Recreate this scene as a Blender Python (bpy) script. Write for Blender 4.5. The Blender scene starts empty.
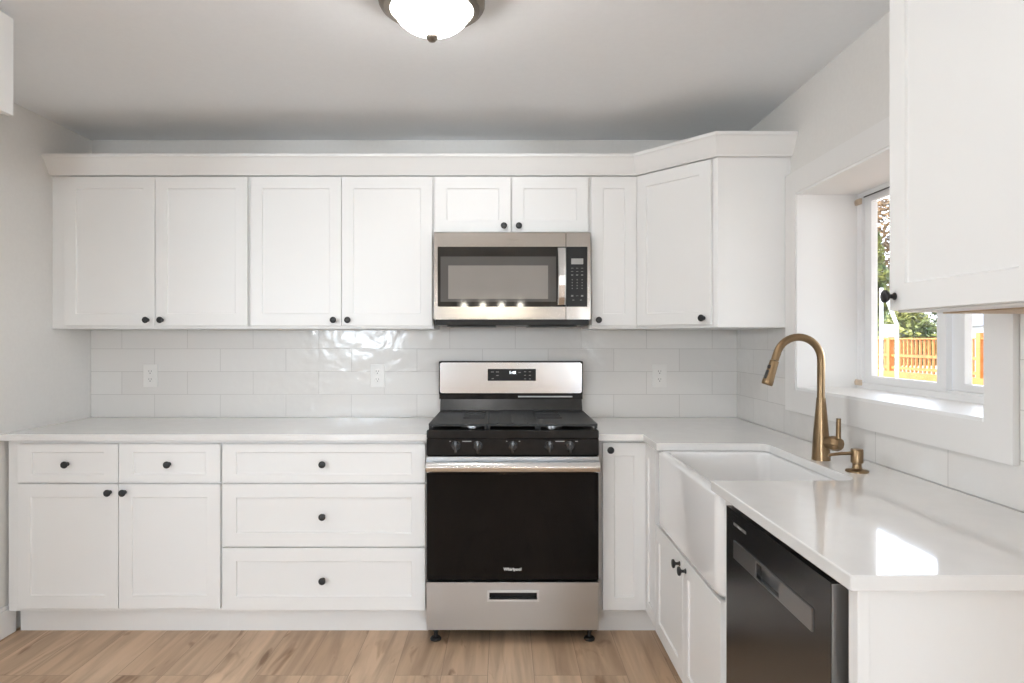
import bpy, bmesh, math, random
from mathutils import Matrix, Vector

C = bpy.context.scene.collection
SC = bpy.context.scene
R = math.radians
random.seed(7)

# ------------------------------------------------------------------ camera
cam_d = bpy.data.cameras.new('camera')
cam = bpy.data.objects.new('camera', cam_d)
C.objects.link(cam)
cam.location = (0.0, -3.5, 1.336)
cam.rotation_euler = (R(90), 0, 0)
cam_d.sensor_width = 36.0
cam_d.lens = 640.0 / 1024.0 * 36.0
cam_d.shift_x = 8.0 / 1024.0
cam_d.shift_y = -1.5 / 1024.0
cam_d.clip_start = 0.02
SC.camera = cam

# ------------------------------------------------------------------ view, world, sun, large lights
SC.view_settings.view_transform = 'Standard'
SC.view_settings.look = 'None'
SC.view_settings.gamma = 1.0
SC.view_settings.use_curve_mapping = False
SC.view_settings.exposure = 1.2
SC.cycles.use_denoising = True
SC.cycles.max_bounces = 10
SC.cycles.diffuse_bounces = 6
SC.cycles.glossy_bounces = 5
SC.cycles.transparent_max_bounces = 12
SC.cycles.sample_clamp_indirect = 6.0

W = bpy.data.worlds.new('sky')
SC.world = W
W.use_nodes = True
nt = W.node_tree
nt.nodes.clear()
sky = nt.nodes.new('ShaderNodeTexSky')
sky.sky_type = 'HOSEK_WILKIE'
sky.turbidity = 3.5
sky.ground_albedo = 0.4
sky.sun_direction = Vector((-0.72, 0.1, 0.68)).normalized()
bg = nt.nodes.new('ShaderNodeBackground')
bg.inputs['Strength'].default_value = 18.0
ow = nt.nodes.new('ShaderNodeOutputWorld')
hz = nt.nodes.new('ShaderNodeHueSaturation')
hz.inputs['Saturation'].default_value = .4
nt.links.new(sky.outputs[0], hz.inputs['Color'])
nt.links.new(hz.outputs[0], bg.inputs[0])
nt.links.new(bg.outputs[0], ow.inputs[0])

sun_d = bpy.data.lights.new('sun', 'SUN')
sun_d.energy = 2.4
sun_d.angle = R(0.6)
sun_d.color = (1.0, 0.95, 0.87)
sun = bpy.data.objects.new('sun', sun_d)
C.objects.link(sun)
sun.rotation_euler = Vector((0.72, -0.1, -0.68)).to_track_quat('-Z', 'Y').to_euler()

def area(name, loc, aim, sx, sy, power, color=(1, 1, 1), portal=False):
    l = bpy.data.lights.new(name, 'AREA')
    l.shape = 'RECTANGLE'
    l.size, l.size_y = sx, sy
    l.energy = power
    l.color = color
    o = bpy.data.objects.new(name, l)
    C.objects.link(o)
    o.location = loc
    o.rotation_euler = Vector(aim).to_track_quat('-Z', 'Y').to_euler()
    if portal:
        l.cycles.is_portal = True
    return o

# added fill lamps at invented windows behind the camera; sky portal at the kitchen window
FILL_COL = (.78, .89, 1.0)
area('rear_fill_lamp', (-3.8, -13.92, 1.75), (0, 1, 0), 1.6, .9, 80, FILL_COL)
area('rear_fill_lamp', (3.8, -13.92, 1.6), (0, 1, 0), 1.6, 1.2, 135, FILL_COL)
area('side_fill_lamp', (-2.18, -3.3, 1.8), (1, 0, 0), 1.1, .7, 9.5, FILL_COL)
area('kitchen_window_daylight', (1.66, -1.2825, 1.545), (-1, 0, 0), 1.09, 0.85, 1, portal=True)

# ------------------------------------------------------------------ materials
def mat(name, col, rough=0.5, metal=0.0, spec=0.5, coat=0.0, coat_r=0.05, emit=None, es=0.0, aniso=0.0):
    m = bpy.data.materials.new(name)
    m.use_nodes = True
    b = m.node_tree.nodes['Principled BSDF']
    b.inputs['Base Color'].default_value = (*col, 1)
    b.inputs['Roughness'].default_value = rough
    b.inputs['Metallic'].default_value = metal
    b.inputs['Specular IOR Level'].default_value = spec
    b.inputs['Coat Weight'].default_value = coat
    b.inputs['Coat Roughness'].default_value = coat_r
    b.inputs['Anisotropic'].default_value = aniso
    if emit:
        b.inputs['Emission Color'].default_value = (*emit, 1)
        b.inputs['Emission Strength'].default_value = es
    return m

def nodes(m):
    t = m.node_tree
    return t, t.nodes['Principled BSDF']

def add(t, kind, **kw):
    n = t.nodes.new(kind)
    for k, v in kw.items():
        if k in n.inputs:
            n.inputs[k].default_value = v
        else:
            setattr(n, k, v)
    return n

def noise_tint(m, scale, c1, c2, stretch=(1, 1, 1), bump=0.0, detail=4.0, dist=0.001):
    """gentle procedural variation of the base colour, with an optional bump"""
    t, b = nodes(m)
    g = add(t, 'ShaderNodeNewGeometry')
    mp = add(t, 'ShaderNodeMapping')
    mp.inputs['Scale'].default_value = stretch
    n = add(t, 'ShaderNodeTexNoise', Scale=scale, Detail=detail)
    r = add(t, 'ShaderNodeValToRGB')
    r.color_ramp.elements[0].position = 0.3
    r.color_ramp.elements[1].position = 0.7
    r.color_ramp.elements[0].color = (*c1, 1)
    r.color_ramp.elements[1].color = (*c2, 1)
    t.links.new(g.outputs['Position'], mp.inputs[0])
    t.links.new(mp.outputs[0], n.inputs['Vector'])
    t.links.new(n.outputs['Fac'], r.inputs[0])
    t.links.new(r.outputs[0], b.inputs['Base Color'])
    if bump:
        bp = add(t, 'ShaderNodeBump', Strength=bump, Distance=dist)
        t.links.new(n.outputs['Fac'], bp.inputs['Height'])
        t.links.new(bp.outputs[0], b.inputs['Normal'])
    return m

M = {}
M['wall'] = noise_tint(mat('wall_paint', (.76, .74, .71), .75), 60, (.745, .725, .695), (.765, .745, .715), bump=.08)
M['ceiling'] = noise_tint(mat('ceiling_paint', (.88, .9, .92), .85), 50, (.87, .89, .91), (.885, .905, .925), bump=.08)
M['cabinet'] = noise_tint(mat('cabinet_lacquer', (.83, .825, .81), .38), 3, (.825, .82, .806), (.838, .833, .82))
M['trim'] = noise_tint(mat('trim_paint', (.84, .835, .825), .4), 3, (.83, .825, .815), (.845, .84, .83))
M['casing'] = noise_tint(mat('casing_paint', (.78, .765, .745), .5), 3, (.775, .76, .74), (.785, .77, .75))
M['quartz'] = noise_tint(mat('white_quartz', (.8, .79, .775), .09, coat=.4, coat_r=.03), 14, (.78, .77, .755), (.81, .80, .785))
M['ceramic'] = noise_tint(mat('fireclay', (.83, .825, .82), .1, coat=.6), 5, (.825, .82, .815), (.84, .835, .83))
M['black_metal'] = noise_tint(mat('matt_black_metal', (.015, .015, .016), .4), 40, (.012, .012, .013), (.02, .02, .02))
M['vinyl'] = noise_tint(mat('window_vinyl', (.85, .85, .85), .3), 4, (.84, .84, .84), (.86, .86, .86))
M['plate'] = noise_tint(mat('outlet_plastic', (.77, .755, .73), .3), 9, (.76, .745, .72), (.78, .765, .74))
M['dark'] = mat('dark_slot', (.02, .02, .02), .6)
M['clip'] = noise_tint(mat('beige_clip', (.62, .5, .38), .5), 30, (.58, .46, .34), (.66, .54, .42))
M['rawply'] = noise_tint(mat('raw_plywood', (.62, .47, .33), .6), 8, (.52, .38, .26), (.7, .55, .4), (8, 1, 8))

def steel(name, col, rough, stretch):
    m = mat(name, col, rough, 1.0)
    t, b = nodes(m)
    g = add(t, 'ShaderNodeNewGeometry')
    mp = add(t, 'ShaderNodeMapping')
    mp.inputs['Scale'].default_value = stretch
    n = add(t, 'ShaderNodeTexNoise', Scale=1.0, Detail=3.0)
    t.links.new(g.outputs['Position'], mp.inputs[0])
    t.links.new(mp.outputs[0], n.inputs['Vector'])
    mr = add(t, 'ShaderNodeMapRange')
    mr.inputs['To Min'].default_value = rough - .015
    mr.inputs['To Max'].default_value = rough + .02
    t.links.new(n.outputs['Fac'], mr.inputs[0])
    t.links.new(mr.outputs[0], b.inputs['Roughness'])
    bp = add(t, 'ShaderNodeBump', Strength=.012, Distance=.0003)
    t.links.new(n.outputs['Fac'], bp.inputs['Height'])
    # the slight waviness of sheet metal, in upright bands
    mp2 = add(t, 'ShaderNodeMapping')
    mp2.inputs['Scale'].default_value = (9, 9, .7)
    n2 = add(t, 'ShaderNodeTexNoise', Scale=1.0, Detail=1.0)
    t.links.new(g.outputs['Position'], mp2.inputs[0])
    t.links.new(mp2.outputs[0], n2.inputs['Vector'])
    b2 = add(t, 'ShaderNodeBump', Strength=.25, Distance=.004)
    t.links.new(n2.outputs['Fac'], b2.inputs['Height'])
    t.links.new(bp.outputs[0], b2.inputs['Normal'])
    t.links.new(b2.outputs[0], b.inputs['Normal'])
    return m

M['steel'] = steel('brushed_steel', (.60, .63, .66), .30, (4, 4, 500))
M['steel_warm'] = steel('brushed_steel_warm', (.43, .40, .37), .17, (4, 4, 500))
M['steel_light'] = steel('satin_steel', (.78, .775, .77), .17, (4, 4, 400))
M['steel_dark'] = steel('dark_brushed_steel', (.135, .135, .137), .25, (3, 3, 400))
M['steel_face'] = steel('bright_brushed_steel', (.80, .85, .91), .14, (4, 4, 300))
M['steel_pull'] = steel('pull_steel', (.72, .76, .80), .36, (4, 4, 300))
M['steel_grey'] = steel('grey_brushed_steel', (.40, .40, .40), .3, (3, 3, 400))
M['enamel'] = noise_tint(mat('black_enamel', (.012, .012, .012), .14, spec=.3), 30, (.01, .01, .01), (.016, .015, .015))
M['knob_black'] = noise_tint(mat('black_knob', (.02, .02, .02), .25, spec=.8), 30, (.017, .017, .017), (.023, .023, .023))
M['riser'] = noise_tint(mat('dark_grey_enamel', (.03, .03, .029), .25, spec=.4), 20, (.027, .027, .026), (.033, .033, .032))
M['iron'] = noise_tint(mat('cast_iron', (.032, .032, .031), .5, spec=.3), 150, (.027, .027, .026), (.038, .038, .037), bump=.25)
M['oven_glass'] = noise_tint(mat('black_glass', (.004, .004, .004), .04, spec=.2), 3, (.004, .004, .004), (.006, .005, .005))
M['micro_glass'] = noise_tint(mat('dark_glass', (.022, .02, .018), .05, spec=.35), 6, (.02, .018, .016), (.026, .023, .02))
M['micro_pane'] = noise_tint(mat('smoked_pane', (.09, .086, .08), .05, spec=.5), 5, (.087, .083, .077), (.095, .09, .084))
M['micro_mesh'] = noise_tint(mat('screened_window', (.24, .22, .20), .06, spec=.6), 5, (.235, .215, .195), (.25, .23, .21))  # door screen, its base paled to carry the reflection of the room
M['panel_black'] = noise_tint(mat('panel_black', (.018, .017, .016), .3, spec=.2), 8, (.016, .015, .014), (.021, .02, .019))
M['mark'] = mat('printed_mark', (.55, .55, .54), .5)
M['mark_dim'] = mat('printed_mark_dim', (.20, .19, .18), .5)
M['logo_light'] = mat('logo_light', (.75, .75, .74), .4)
M['logo_grey'] = mat('logo_grey', (.3, .28, .26), .4)
M['badge'] = mat('badge_metal', (.13, .125, .12), .4)
M['lcd'] = mat('lcd_window', (.32, .31, .29), .3)
M['led'] = mat('clock_digit', (.8, .85, .9), .4, emit=(.85, .93, 1.0), es=1.6)
M['brass'] = steel('champagne_bronze', (.27, .185, .105), .28, (300, 300, 12))
M['pan'] = steel('bronzed_nickel', (.25, .215, .18), .32, (60, 60, 60))
M['dome'] = mat('frosted_dome_glass', (.9, .88, .84), .35, emit=(1.0, .985, .97), es=25)
M['bulb'] = mat('lit_bulb', (1, .95, .85), .4, emit=(1.0, .93, .8), es=40)
M['cage'] = noise_tint(mat('bronze_cage', (.05, .04, .03), .4), 20, (.045, .035, .028), (.06, .05, .04))

# glass of the window: transparent with a clear reflection
gm = bpy.data.materials.new('window_glass')
gm.use_nodes = True
t = gm.node_tree
t.nodes.clear()
go = t.nodes.new('ShaderNodeOutputMaterial')
gx = t.nodes.new('ShaderNodeMixShader')
gt = t.nodes.new('ShaderNodeBsdfTransparent')
gg = t.nodes.new('ShaderNodeBsdfGlossy')
gg.inputs['Roughness'].default_value = 0.01
gf = t.nodes.new('ShaderNodeFresnel')
gf.inputs[0].default_value = 1.45
gb = t.nodes.new('ShaderNodeNewGeometry')
gs_ = t.nodes.new('ShaderNodeMath')
gs_.operation = 'SUBTRACT'
gs_.inputs[0].default_value = 1.0
gm_ = t.nodes.new('ShaderNodeMath')
gm_.operation = 'MULTIPLY'
t.links.new(gb.outputs['Backfacing'], gs_.inputs[1])
t.links.new(gs_.outputs[0], gm_.inputs[0])
t.links.new(gf.outputs[0], gm_.inputs[1])
t.links.new(gm_.outputs[0], gx.inputs[0])
t.links.new(gt.outputs[0], gx.inputs[1])
t.links.new(gg.outputs[0], gx.inputs[2])
t.links.new(gx.outputs[0], go.inputs[0])
M['glass'] = gm

# oak plank floor, boards running towards the range
def floor_mat():
    m = mat('oak_planks', (.5, .36, .25), .42)
    t, b = nodes(m)
    g = add(t, 'ShaderNodeNewGeometry')
    sx = add(t, 'ShaderNodeSeparateXYZ')
    cb = add(t, 'ShaderNodeCombineXYZ')
    t.links.new(g.outputs['Position'], sx.inputs[0])
    off = add(t, 'ShaderNodeMath', operation='ADD')
    off.inputs[1].default_value = 5.06
    t.links.new(sx.outputs['X'], off.inputs[0])
    offy = add(t, 'ShaderNodeMath', operation='ADD')
    offy.inputs[1].default_value = 12.35
    t.links.new(sx.outputs['Y'], offy.inputs[0])
    t.links.new(offy.outputs[0], cb.inputs['X'])
    t.links.new(off.outputs[0], cb.inputs['Y'])
    br = add(t, 'ShaderNodeTexBrick')
    br.offset = .37
    br.offset_frequency = 3
    br.inputs['Scale'].default_value = 1
    br.inputs['Brick Width'].default_value = 1.9
    br.inputs['Row Height'].default_value = .185
    br.inputs['Mortar Size'].default_value = .0012
    br.inputs['Mortar Smooth'].default_value = .3
    br.inputs['Bias'].default_value = 0.0
    br.inputs['Color1'].default_value = (0, 0, 0, 1)
    br.inputs['Color2'].default_value = (1, 1, 1, 1)
    br.inputs['Mortar'].default_value = (.5, .5, .5, 1)
    t.links.new(cb.outputs[0], br.inputs['Vector'])
    # board tone
    tone = add(t, 'ShaderNodeValToRGB')
    e = tone.color_ramp.elements
    e[0].position, e[0].color = 0.0, (.50, .345, .225, 1)
    e[1].position, e[1].color = 1.0, (.66, .48, .33, 1)
    t.links.new(br.outputs['Color'], tone.inputs[0])
    # grain: noise stretched along the board, shifted by board
    sh = add(t, 'ShaderNodeVectorMath', operation='MULTIPLY_ADD')
    sh.inputs[1].default_value = (7.3, 3.1, 5.7)
    t.links.new(br.outputs['Color'], sh.inputs[0])
    t.links.new(g.outputs['Position'], sh.inputs[2])
    mp = add(t, 'ShaderNodeMapping')
    mp.inputs['Scale'].default_value = (15, 1.3, 1)
    t.links.new(sh.outputs[0], mp.inputs[0])
    n1 = add(t, 'ShaderNodeTexNoise', Scale=1.0, Detail=6.0, Distortion=1.1)
    t.links.new(mp.outputs[0], n1.inputs['Vector'])
    r1 = add(t, 'ShaderNodeValToRGB')
    e = r1.color_ramp.elements
    e[0].position, e[0].color = .28, (.52, .47, .42, 1)
    e[1].position, e[1].color = .62, (1.08, 1.06, 1.04, 1)
    t.links.new(n1.outputs['Fac'], r1.inputs[0])
    mx = add(t, 'ShaderNodeMixRGB', blend_type='MULTIPLY')
    mx.inputs[0].default_value = .75
    t.links.new(tone.outputs[0], mx.inputs[1])
    t.links.new(r1.outputs[0], mx.inputs[2])
    # knots and dark streaks
    mp2 = add(t, 'ShaderNodeMapping')
    mp2.inputs['Scale'].default_value = (9, 2.2, 1)
    t.links.new(sh.outputs[0], mp2.inputs[0])
    n2 = add(t, 'ShaderNodeTexNoise', Scale=1.0, Detail=3.0, Distortion=1.6)
    t.links.new(mp2.outputs[0], n2.inputs['Vector'])
    r2 = add(t, 'ShaderNodeValToRGB')
    e = r2.color_ramp.elements
    e[0].position, e[0].color = .60, (1, 1, 1, 1)
    e[1].position, e[1].color = .72, (.42, .32, .24, 1)
    t.links.new(n2.outputs['Fac'], r2.inputs[0])
    mx2 = add(t, 'ShaderNodeMixRGB', blend_type='MULTIPLY')
    mx2.inputs[0].default_value = .9
    t.links.new(mx.outputs[0], mx2.inputs[1])
    t.links.new(r2.outputs[0], mx2.inputs[2])
    # seams
    mx3 = add(t, 'ShaderNodeMixRGB', blend_type='MIX')
    mx3.inputs[2].default_value = (.3, .2, .13, 1)
    t.links.new(br.outputs['Fac'], mx3.inputs[0])
    t.links.new(mx2.outputs[0], mx3.inputs[1])
    t.links.new(mx3.outputs[0], b.inputs['Base Color'])
    bp = add(t, 'ShaderNodeBump', Strength=.12, Distance=.001)
    t.links.new(n1.outputs['Fac'], bp.inputs['Height'])
    t.links.new(bp.outputs[0], b.inputs['Normal'])
    return m
M['floor'] = floor_mat()

# large glossy handmade wall tile, running bond
def tile_mat(name, along, shift):
    m = mat(name, (.78, .765, .745), .12, spec=.35)
    t, b = nodes(m)
    g = add(t, 'ShaderNodeNewGeometry')
    sx = add(t, 'ShaderNodeSeparateXYZ')
    cb = add(t, 'ShaderNodeCombineXYZ')
    t.links.new(g.outputs['Position'], sx.inputs[0])
    u = add(t, 'ShaderNodeMath', operation='ADD')
    u.inputs[1].default_value = shift
    t.links.new(sx.outputs[along], u.inputs[0])
    v = add(t, 'ShaderNodeMath', operation='SUBTRACT')
    v.inputs[1].default_value = .915
    t.links.new(sx.outputs['Z'], v.inputs[0])
    t.links.new(u.outputs[0], cb.inputs['X'])
    t.links.new(v.outputs[0], cb.inputs['Y'])
    br = add(t, 'ShaderNodeTexBrick')
    br.offset = .5
    br.offset_frequency = 2
    br.inputs['Scale'].default_value = 1
    br.inputs['Brick Width'].default_value = .3576
    br.inputs['Row Height'].default_value = .1243
    br.inputs['Mortar Size'].default_value = .0016
    br.inputs['Mortar Smooth'].default_value = .25
    br.inputs['Color1'].default_value = (.72, .70, .675, 1)
    br.inputs['Color2'].default_value = (.76, .742, .716, 1)
    br.inputs['Mortar'].default_value = (.585, .565, .54, 1)
    t.links.new(cb.outputs[0], br.inputs['Vector'])
    t.links.new(br.outputs['Color'], b.inputs['Base Color'])
    # hand-made waviness + joints
    n = add(t, 'ShaderNodeTexNoise', Scale=16.0, Detail=1.5)
    t.links.new(g.outputs['Position'], n.inputs['Vector'])
    b1 = add(t, 'ShaderNodeBump', Strength=.38, Distance=.006)
    t.links.new(n.outputs['Fac'], b1.inputs['Height'])
    b2 = add(t, 'ShaderNodeBump', Strength=.5, Distance=.0015)
    b2.invert = True
    t.links.new(br.outputs['Fac'], b2.inputs['Height'])
    t.links.new(b1.outputs[0], b2.inputs['Normal'])
    t.links.new(b2.outputs[0], b.inputs['Normal'])
    return m
M['tile_back'] = tile_mat('white_tile_back', 'X', 1.905 - .1788)
M['tile_right'] = tile_mat('white_tile_right', 'Y', .06)

# outdoors
M['cedar'] = noise_tint(mat('orange_stained_timber', (.36, .12, .016), .6), 6, (.32, .105, .013), (.41, .145, .022), (1, 1, 6))
M['deckboard'] = noise_tint(mat('deck_boards', (.5, .36, .24), .7), 6, (.46, .32, .2), (.55, .4, .27), (8, 1, 1))
M['gravel'] = noise_tint(mat('pale_gravel', (.55, .48, .42), .9), 5, (.48, .41, .36), (.62, .55, .5))
M['soil'] = noise_tint(mat('dark_soil', (.1, .08, .06), .9), 4, (.08, .06, .045), (.14, .11, .08))
M['leaf_lime'] = noise_tint(mat('lime_leaves', (.3, .36, .06), .6), 1.5, (.03, .055, .01), (.2, .19, .03))
M['leaf_green'] = noise_tint(mat('green_leaves', (.09, .17, .04), .6), 1.5, (.02, .04, .012), (.12, .15, .03))
M['leaf_autumn'] = noise_tint(mat('autumn_leaves', (.45, .25, .07), .6), 1.5, (.08, .05, .022), (.22, .12, .04))
M['bark'] = noise_tint(mat('bark', (.12, .085, .06), .9), 8, (.08, .06, .04), (.17, .12, .09), (4, 4, 1))
M['white_paint'] = noise_tint(mat('white_outdoor_paint', (.55, .55, .56), .5), 4, (.53, .53, .54), (.57, .57, .58))
M['dark_cap'] = noise_tint(mat('dark_grey_casting', (.06, .06, .065), .5), 10, (.05, .05, .055), (.08, .08, .085))
M['shingle'] = noise_tint(mat('grey_shingles', (.16, .16, .18), .8), 14, (.12, .12, .135), (.21, .21, .23))

# ------------------------------------------------------------------ helpers
def link(name, me, m, parent=None):
    o = bpy.data.objects.new(name, me)
    C.objects.link(o)
    if m is not None:
        me.materials.append(m)
    if parent is not None:
        o.parent = parent
    return o

def wloc(o):
    v = Vector((0, 0, 0))
    while o is not None:
        v += Vector(o.location)
        o = o.parent
    return v

def build(name, bm, m, parent=None, smooth=None):
    """link a bmesh given in world coordinates as ONE object under its parent"""
    bmesh.ops.recalc_face_normals(bm, faces=bm.faces)
    if parent is not None:
        bmesh.ops.translate(bm, verts=bm.verts, vec=-wloc(parent))
    if smooth is not None:
        for f in bm.faces:
            f.smooth = True
        for e in bm.edges:
            if len(e.link_faces) == 2:
                e.smooth = e.calc_face_angle(3.2) < R(smooth)
    me = bpy.data.meshes.new(name)
    bm.to_mesh(me)
    bm.free()
    return link(name, me, m, parent)

def tag(o, label=None, cat=None, group=None, kind=None):
    if label: o['label'] = label
    if cat: o['category'] = cat
    if group: o['group'] = group
    if kind: o['kind'] = kind
    return o

def thing(name, loc, label, cat, group=None):
    o = bpy.data.objects.new(name, None)
    o.empty_display_size = .1
    C.objects.link(o)
    o.location = loc
    return tag(o, label, cat, group)

def merge(bm, other):
    me = bpy.data.meshes.new('tmp')
    other.to_mesh(me)
    other.free()
    bm.from_mesh(me)
    bpy.data.meshes.remove(me)
    return bm

def box(bm, x0, x1, y0, y1, z0, z1, bev=0.0, seg=2, mtx=None):
    b = bmesh.new()
    v = [b.verts.new(p) for p in ((x0, y0, z0), (x1, y0, z0), (x1, y1, z0), (x0, y1, z0),
                                  (x0, y0, z1), (x1, y0, z1), (x1, y1, z1), (x0, y1, z1))]
    for f in ((0, 3, 2, 1), (4, 5, 6, 7), (0, 1, 5, 4), (1, 2, 6, 5), (2, 3, 7, 6), (3, 0, 4, 7)):
        b.faces.new([v[i] for i in f])
    bmesh.ops.recalc_face_normals(b, faces=b.faces)
    if bev:
        bmesh.ops.bevel(b, geom=list(b.edges), offset=bev, segments=seg, profile=.5, affect='EDGES', clamp_overlap=True)
    if mtx is not None:
        bmesh.ops.transform(b, matrix=mtx, verts=b.verts)
    return merge(bm, b)

def dbox(bm, x0, x1, d0, d1, z0, z1, bev=0.0, seg=2):
    """box by depth from the back wall (y = -d)"""
    return box(bm, x0, x1, -d1, -d0, z0, z1, bev, seg)

def lathe(bm, prof, n=24, mtx=None, cap=True):
    """prof: (radius, height) along +z"""
    b = bmesh.new()
    rings = []
    for r, h in prof:
        rings.append([b.verts.new((max(r, 1e-5) * math.cos(2 * math.pi * k / n), max(r, 1e-5) * math.sin(2 * math.pi * k / n), h)) for k in range(n)])
    for a, c in zip(rings, rings[1:]):
        for k in range(n):
            b.faces.new((a[k], a[(k + 1) % n], c[(k + 1) % n], c[k]))
    if cap:
        b.faces.new(rings[0])
        b.faces.new(rings[-1])
    bmesh.ops.recalc_face_normals(b, faces=b.faces)
    if mtx is not None:
        bmesh.ops.transform(b, matrix=mtx, verts=b.verts)
    return merge(bm, b)

def tube(bm, pts, radii, n=16):
    pts = [Vector(p) for p in pts]
    if not isinstance(radii, (list, tuple)):
        radii = [radii] * len(pts)
    b = bmesh.new()
    up = None
    rings = []
    for i, p in enumerate(pts):
        tdir = (pts[min(i + 1, len(pts) - 1)] - pts[max(i - 1, 0)]).normalized()
        if up is None:
            up = Vector((0, 1, 0)) if abs(tdir.y) < .9 else Vector((1, 0, 0))
        s = tdir.cross(up).normalized()
        up = s.cross(tdir).normalized()
        rings.append([b.verts.new(p + (s * math.cos(2 * math.pi * k / n) + up * math.sin(2 * math.pi * k / n)) * radii[i]) for k in range(n)])
    for a, c in zip(rings, rings[1:]):
        for k in range(n):
            b.faces.new((a[k], a[(k + 1) % n], c[(k + 1) % n], c[k]))
    b.faces.new(rings[0])
    b.faces.new(rings[-1])
    bmesh.ops.recalc_face_normals(b, faces=b.faces)
    return merge(bm, b)

def plate(bm, us, vs, holes, t, mtx):
    """flat board with rectangular holes: u across, v up, front at y=0, back at y=t"""
    b = bmesh.new()
    nu, nv = len(us) - 1, len(vs) - 1
    solid = lambda i, j: 0 <= i < nu and 0 <= j < nv and (i, j) not in holes
    cache = {}
    def V(i, j, k):
        if (i, j, k) not in cache:
            cache[(i, j, k)] = b.verts.new((us[i], t if k else 0.0, vs[j]))
        return cache[(i, j, k)]
    for i in range(nu):
        for j in range(nv):
            if not solid(i, j):
                continue
            for k in (0, 1):
                b.faces.new((V(i, j, k), V(i + 1, j, k), V(i + 1, j + 1, k), V(i, j + 1, k)))
            for (di, dj, a, c) in ((-1, 0, (i, j), (i, j + 1)), (1, 0, (i + 1, j), (i + 1, j + 1)),
                                   (0, -1, (i, j), (i + 1, j)), (0, 1, (i, j + 1), (i + 1, j + 1))):
                if not solid(i + di, j + dj):
                    b.faces.new((V(*a, 0), V(*c, 0), V(*c, 1), V(*a, 1)))
    bmesh.ops.recalc_face_normals(b, faces=b.faces)
    if mtx is not None:
        bmesh.ops.transform(b, matrix=mtx, verts=b.verts)
    return merge(bm, b)

def prism(bm, poly, z0, z1, bev=0.0, seg=2):
    """vertical prism over a plan polygon"""
    b = bmesh.new()
    lo = [b.verts.new((x, y, z0)) for x, y in poly]
    hi = [b.verts.new((x, y, z1)) for x, y in poly]
    b.faces.new(lo)
    b.faces.new(hi)
    n = len(poly)
    for k in range(n):
        b.faces.new((lo[k], lo[(k + 1) % n], hi[(k + 1) % n], hi[k]))
    bmesh.ops.recalc_face_normals(b, faces=b.faces)
    if bev:
        bmesh.ops.bevel(b, geom=list(b.edges), offset=bev, segments=seg, profile=.5, affect='EDGES', clamp_overlap=True)
    return merge(bm, b)

def text_bm(s, size, mtx, thick=0.0003, bold=0.0):
    cu = bpy.data.curves.new('t', 'FONT')
    cu.body = s
    cu.size = size
    cu.align_x = 'CENTER'
    cu.align_y = 'CENTER'
    cu.extrude = thick
    cu.offset = bold
    cu.resolution_u = 3
    o = bpy.data.objects.new('t', cu)
    C.objects.link(o)
    bpy.context.view_layer.update()
    me = bpy.data.meshes.new_from_object(o.evaluated_get(bpy.context.evaluated_depsgraph_get()))
    bpy.data.objects.remove(o)
    bpy.data.curves.remove(cu)
    b = bmesh.new()
    b.from_mesh(me)
    bpy.data.meshes.remove(me)
    bmesh.ops.transform(b, matrix=mtx @ Matrix.Rotation(R(90), 4, 'X'), verts=b.verts)
    return b

def TR(x, y, z, ang=0.0):
    return Matrix.Translation((x, y, z)) @ Matrix.Rotation(ang, 4, 'Z')

FACE_FRONT, FACE_LEFT, FACE_RIGHT = 0.0, R(-90), R(90)   # faces the camera / faces -x / faces +x

def shaker_bm(w, h, t, su, sv, mtx, inset=.0065):
    """door or drawer front: frame with a recessed flat panel; u 0..w, v 0..h"""
    b = bmesh.new()
    e = .0012
    c = .0035
    def ring(u0, u1, v0, v1, y):
        return [b.verts.new(p) for p in ((u0, y, v0), (u1, y, v0), (u1, y, v1), (u0, y, v1))]
    rs = [ring(0, w, 0, h, t), ring(0, w, 0, h, e), ring(e, w - e, e, h - e, 0),
          ring(su, w - su, sv, h - sv, 0), ring(su + .0015, w - su - .0015, sv + .0015, h - sv - .0015, inset * .7),
          ring(su + c, w - su - c, sv + c, h - sv - c, inset)]
    for a, d in zip(rs, rs[1:]):
        for k in range(4):
            b.faces.new((a[k], a[(k + 1) % 4], d[(k + 1) % 4], d[k]))
    b.faces.new(rs[0])
    b.faces.new(rs[-1])
    bmesh.ops.recalc_face_normals(b, faces=b.faces)
    bmesh.ops.transform(b, matrix=mtx, verts=b.verts)
    return b

# one knob mesh shared by every knob: axis towards -y
kb = lathe(bmesh.new(), [(0.0, 0), (.009, 0), (.009, .002), (.0055, .005), (.005, .014), (.009, .018), (.0145, .02), (.0158, .0225),
                         (.0158, .025), (.0145, .0275), (.010, .029), (0.0, .0295)], 20, Matrix.Rotation(R(90), 4, 'X'), cap=False)
for f in kb.faces:
    f.smooth = True
KNOB = bpy.data.meshes.new('knob')
kb.to_mesh(KNOB)
kb.free()
KNOB.materials.append(M['black_metal'])

def knob(front, x, y, z, ang=0.0):
    o = bpy.data.objects.new('knob', KNOB)
    C.objects.link(o)
    o.parent = front
    o.location = Vector((x, y, z)) - wloc(front)
    o.rotation_euler = (0, 0, ang)
    return o

def front(name, parent, w, h, mtx, knob_uv=None, su=.058, sv=.058, t=.019, ang=0.0):
    o = build(name, shaker_bm(w, h, t, su, sv, mtx), M['cabinet'], parent)
    if knob_uv:
        p = mtx @ Vector((knob_uv[0], -.0003, knob_uv[1]))
        knob(o, p.x, p.y, p.z, ang)
    return o

XL, XR = -2.255, 1.28          # side walls
ZC = 2.428                     # ceiling
YR = -14.0                     # far end of the open dining room
CT = .915                      # worktop height

# ------------------------------------------------------------------ the room
def struct(name, bm, m, parent=None):
    o = build(name, bm, m, parent)
    if parent is None:
        o['kind'] = 'structure'
    return o

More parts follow.
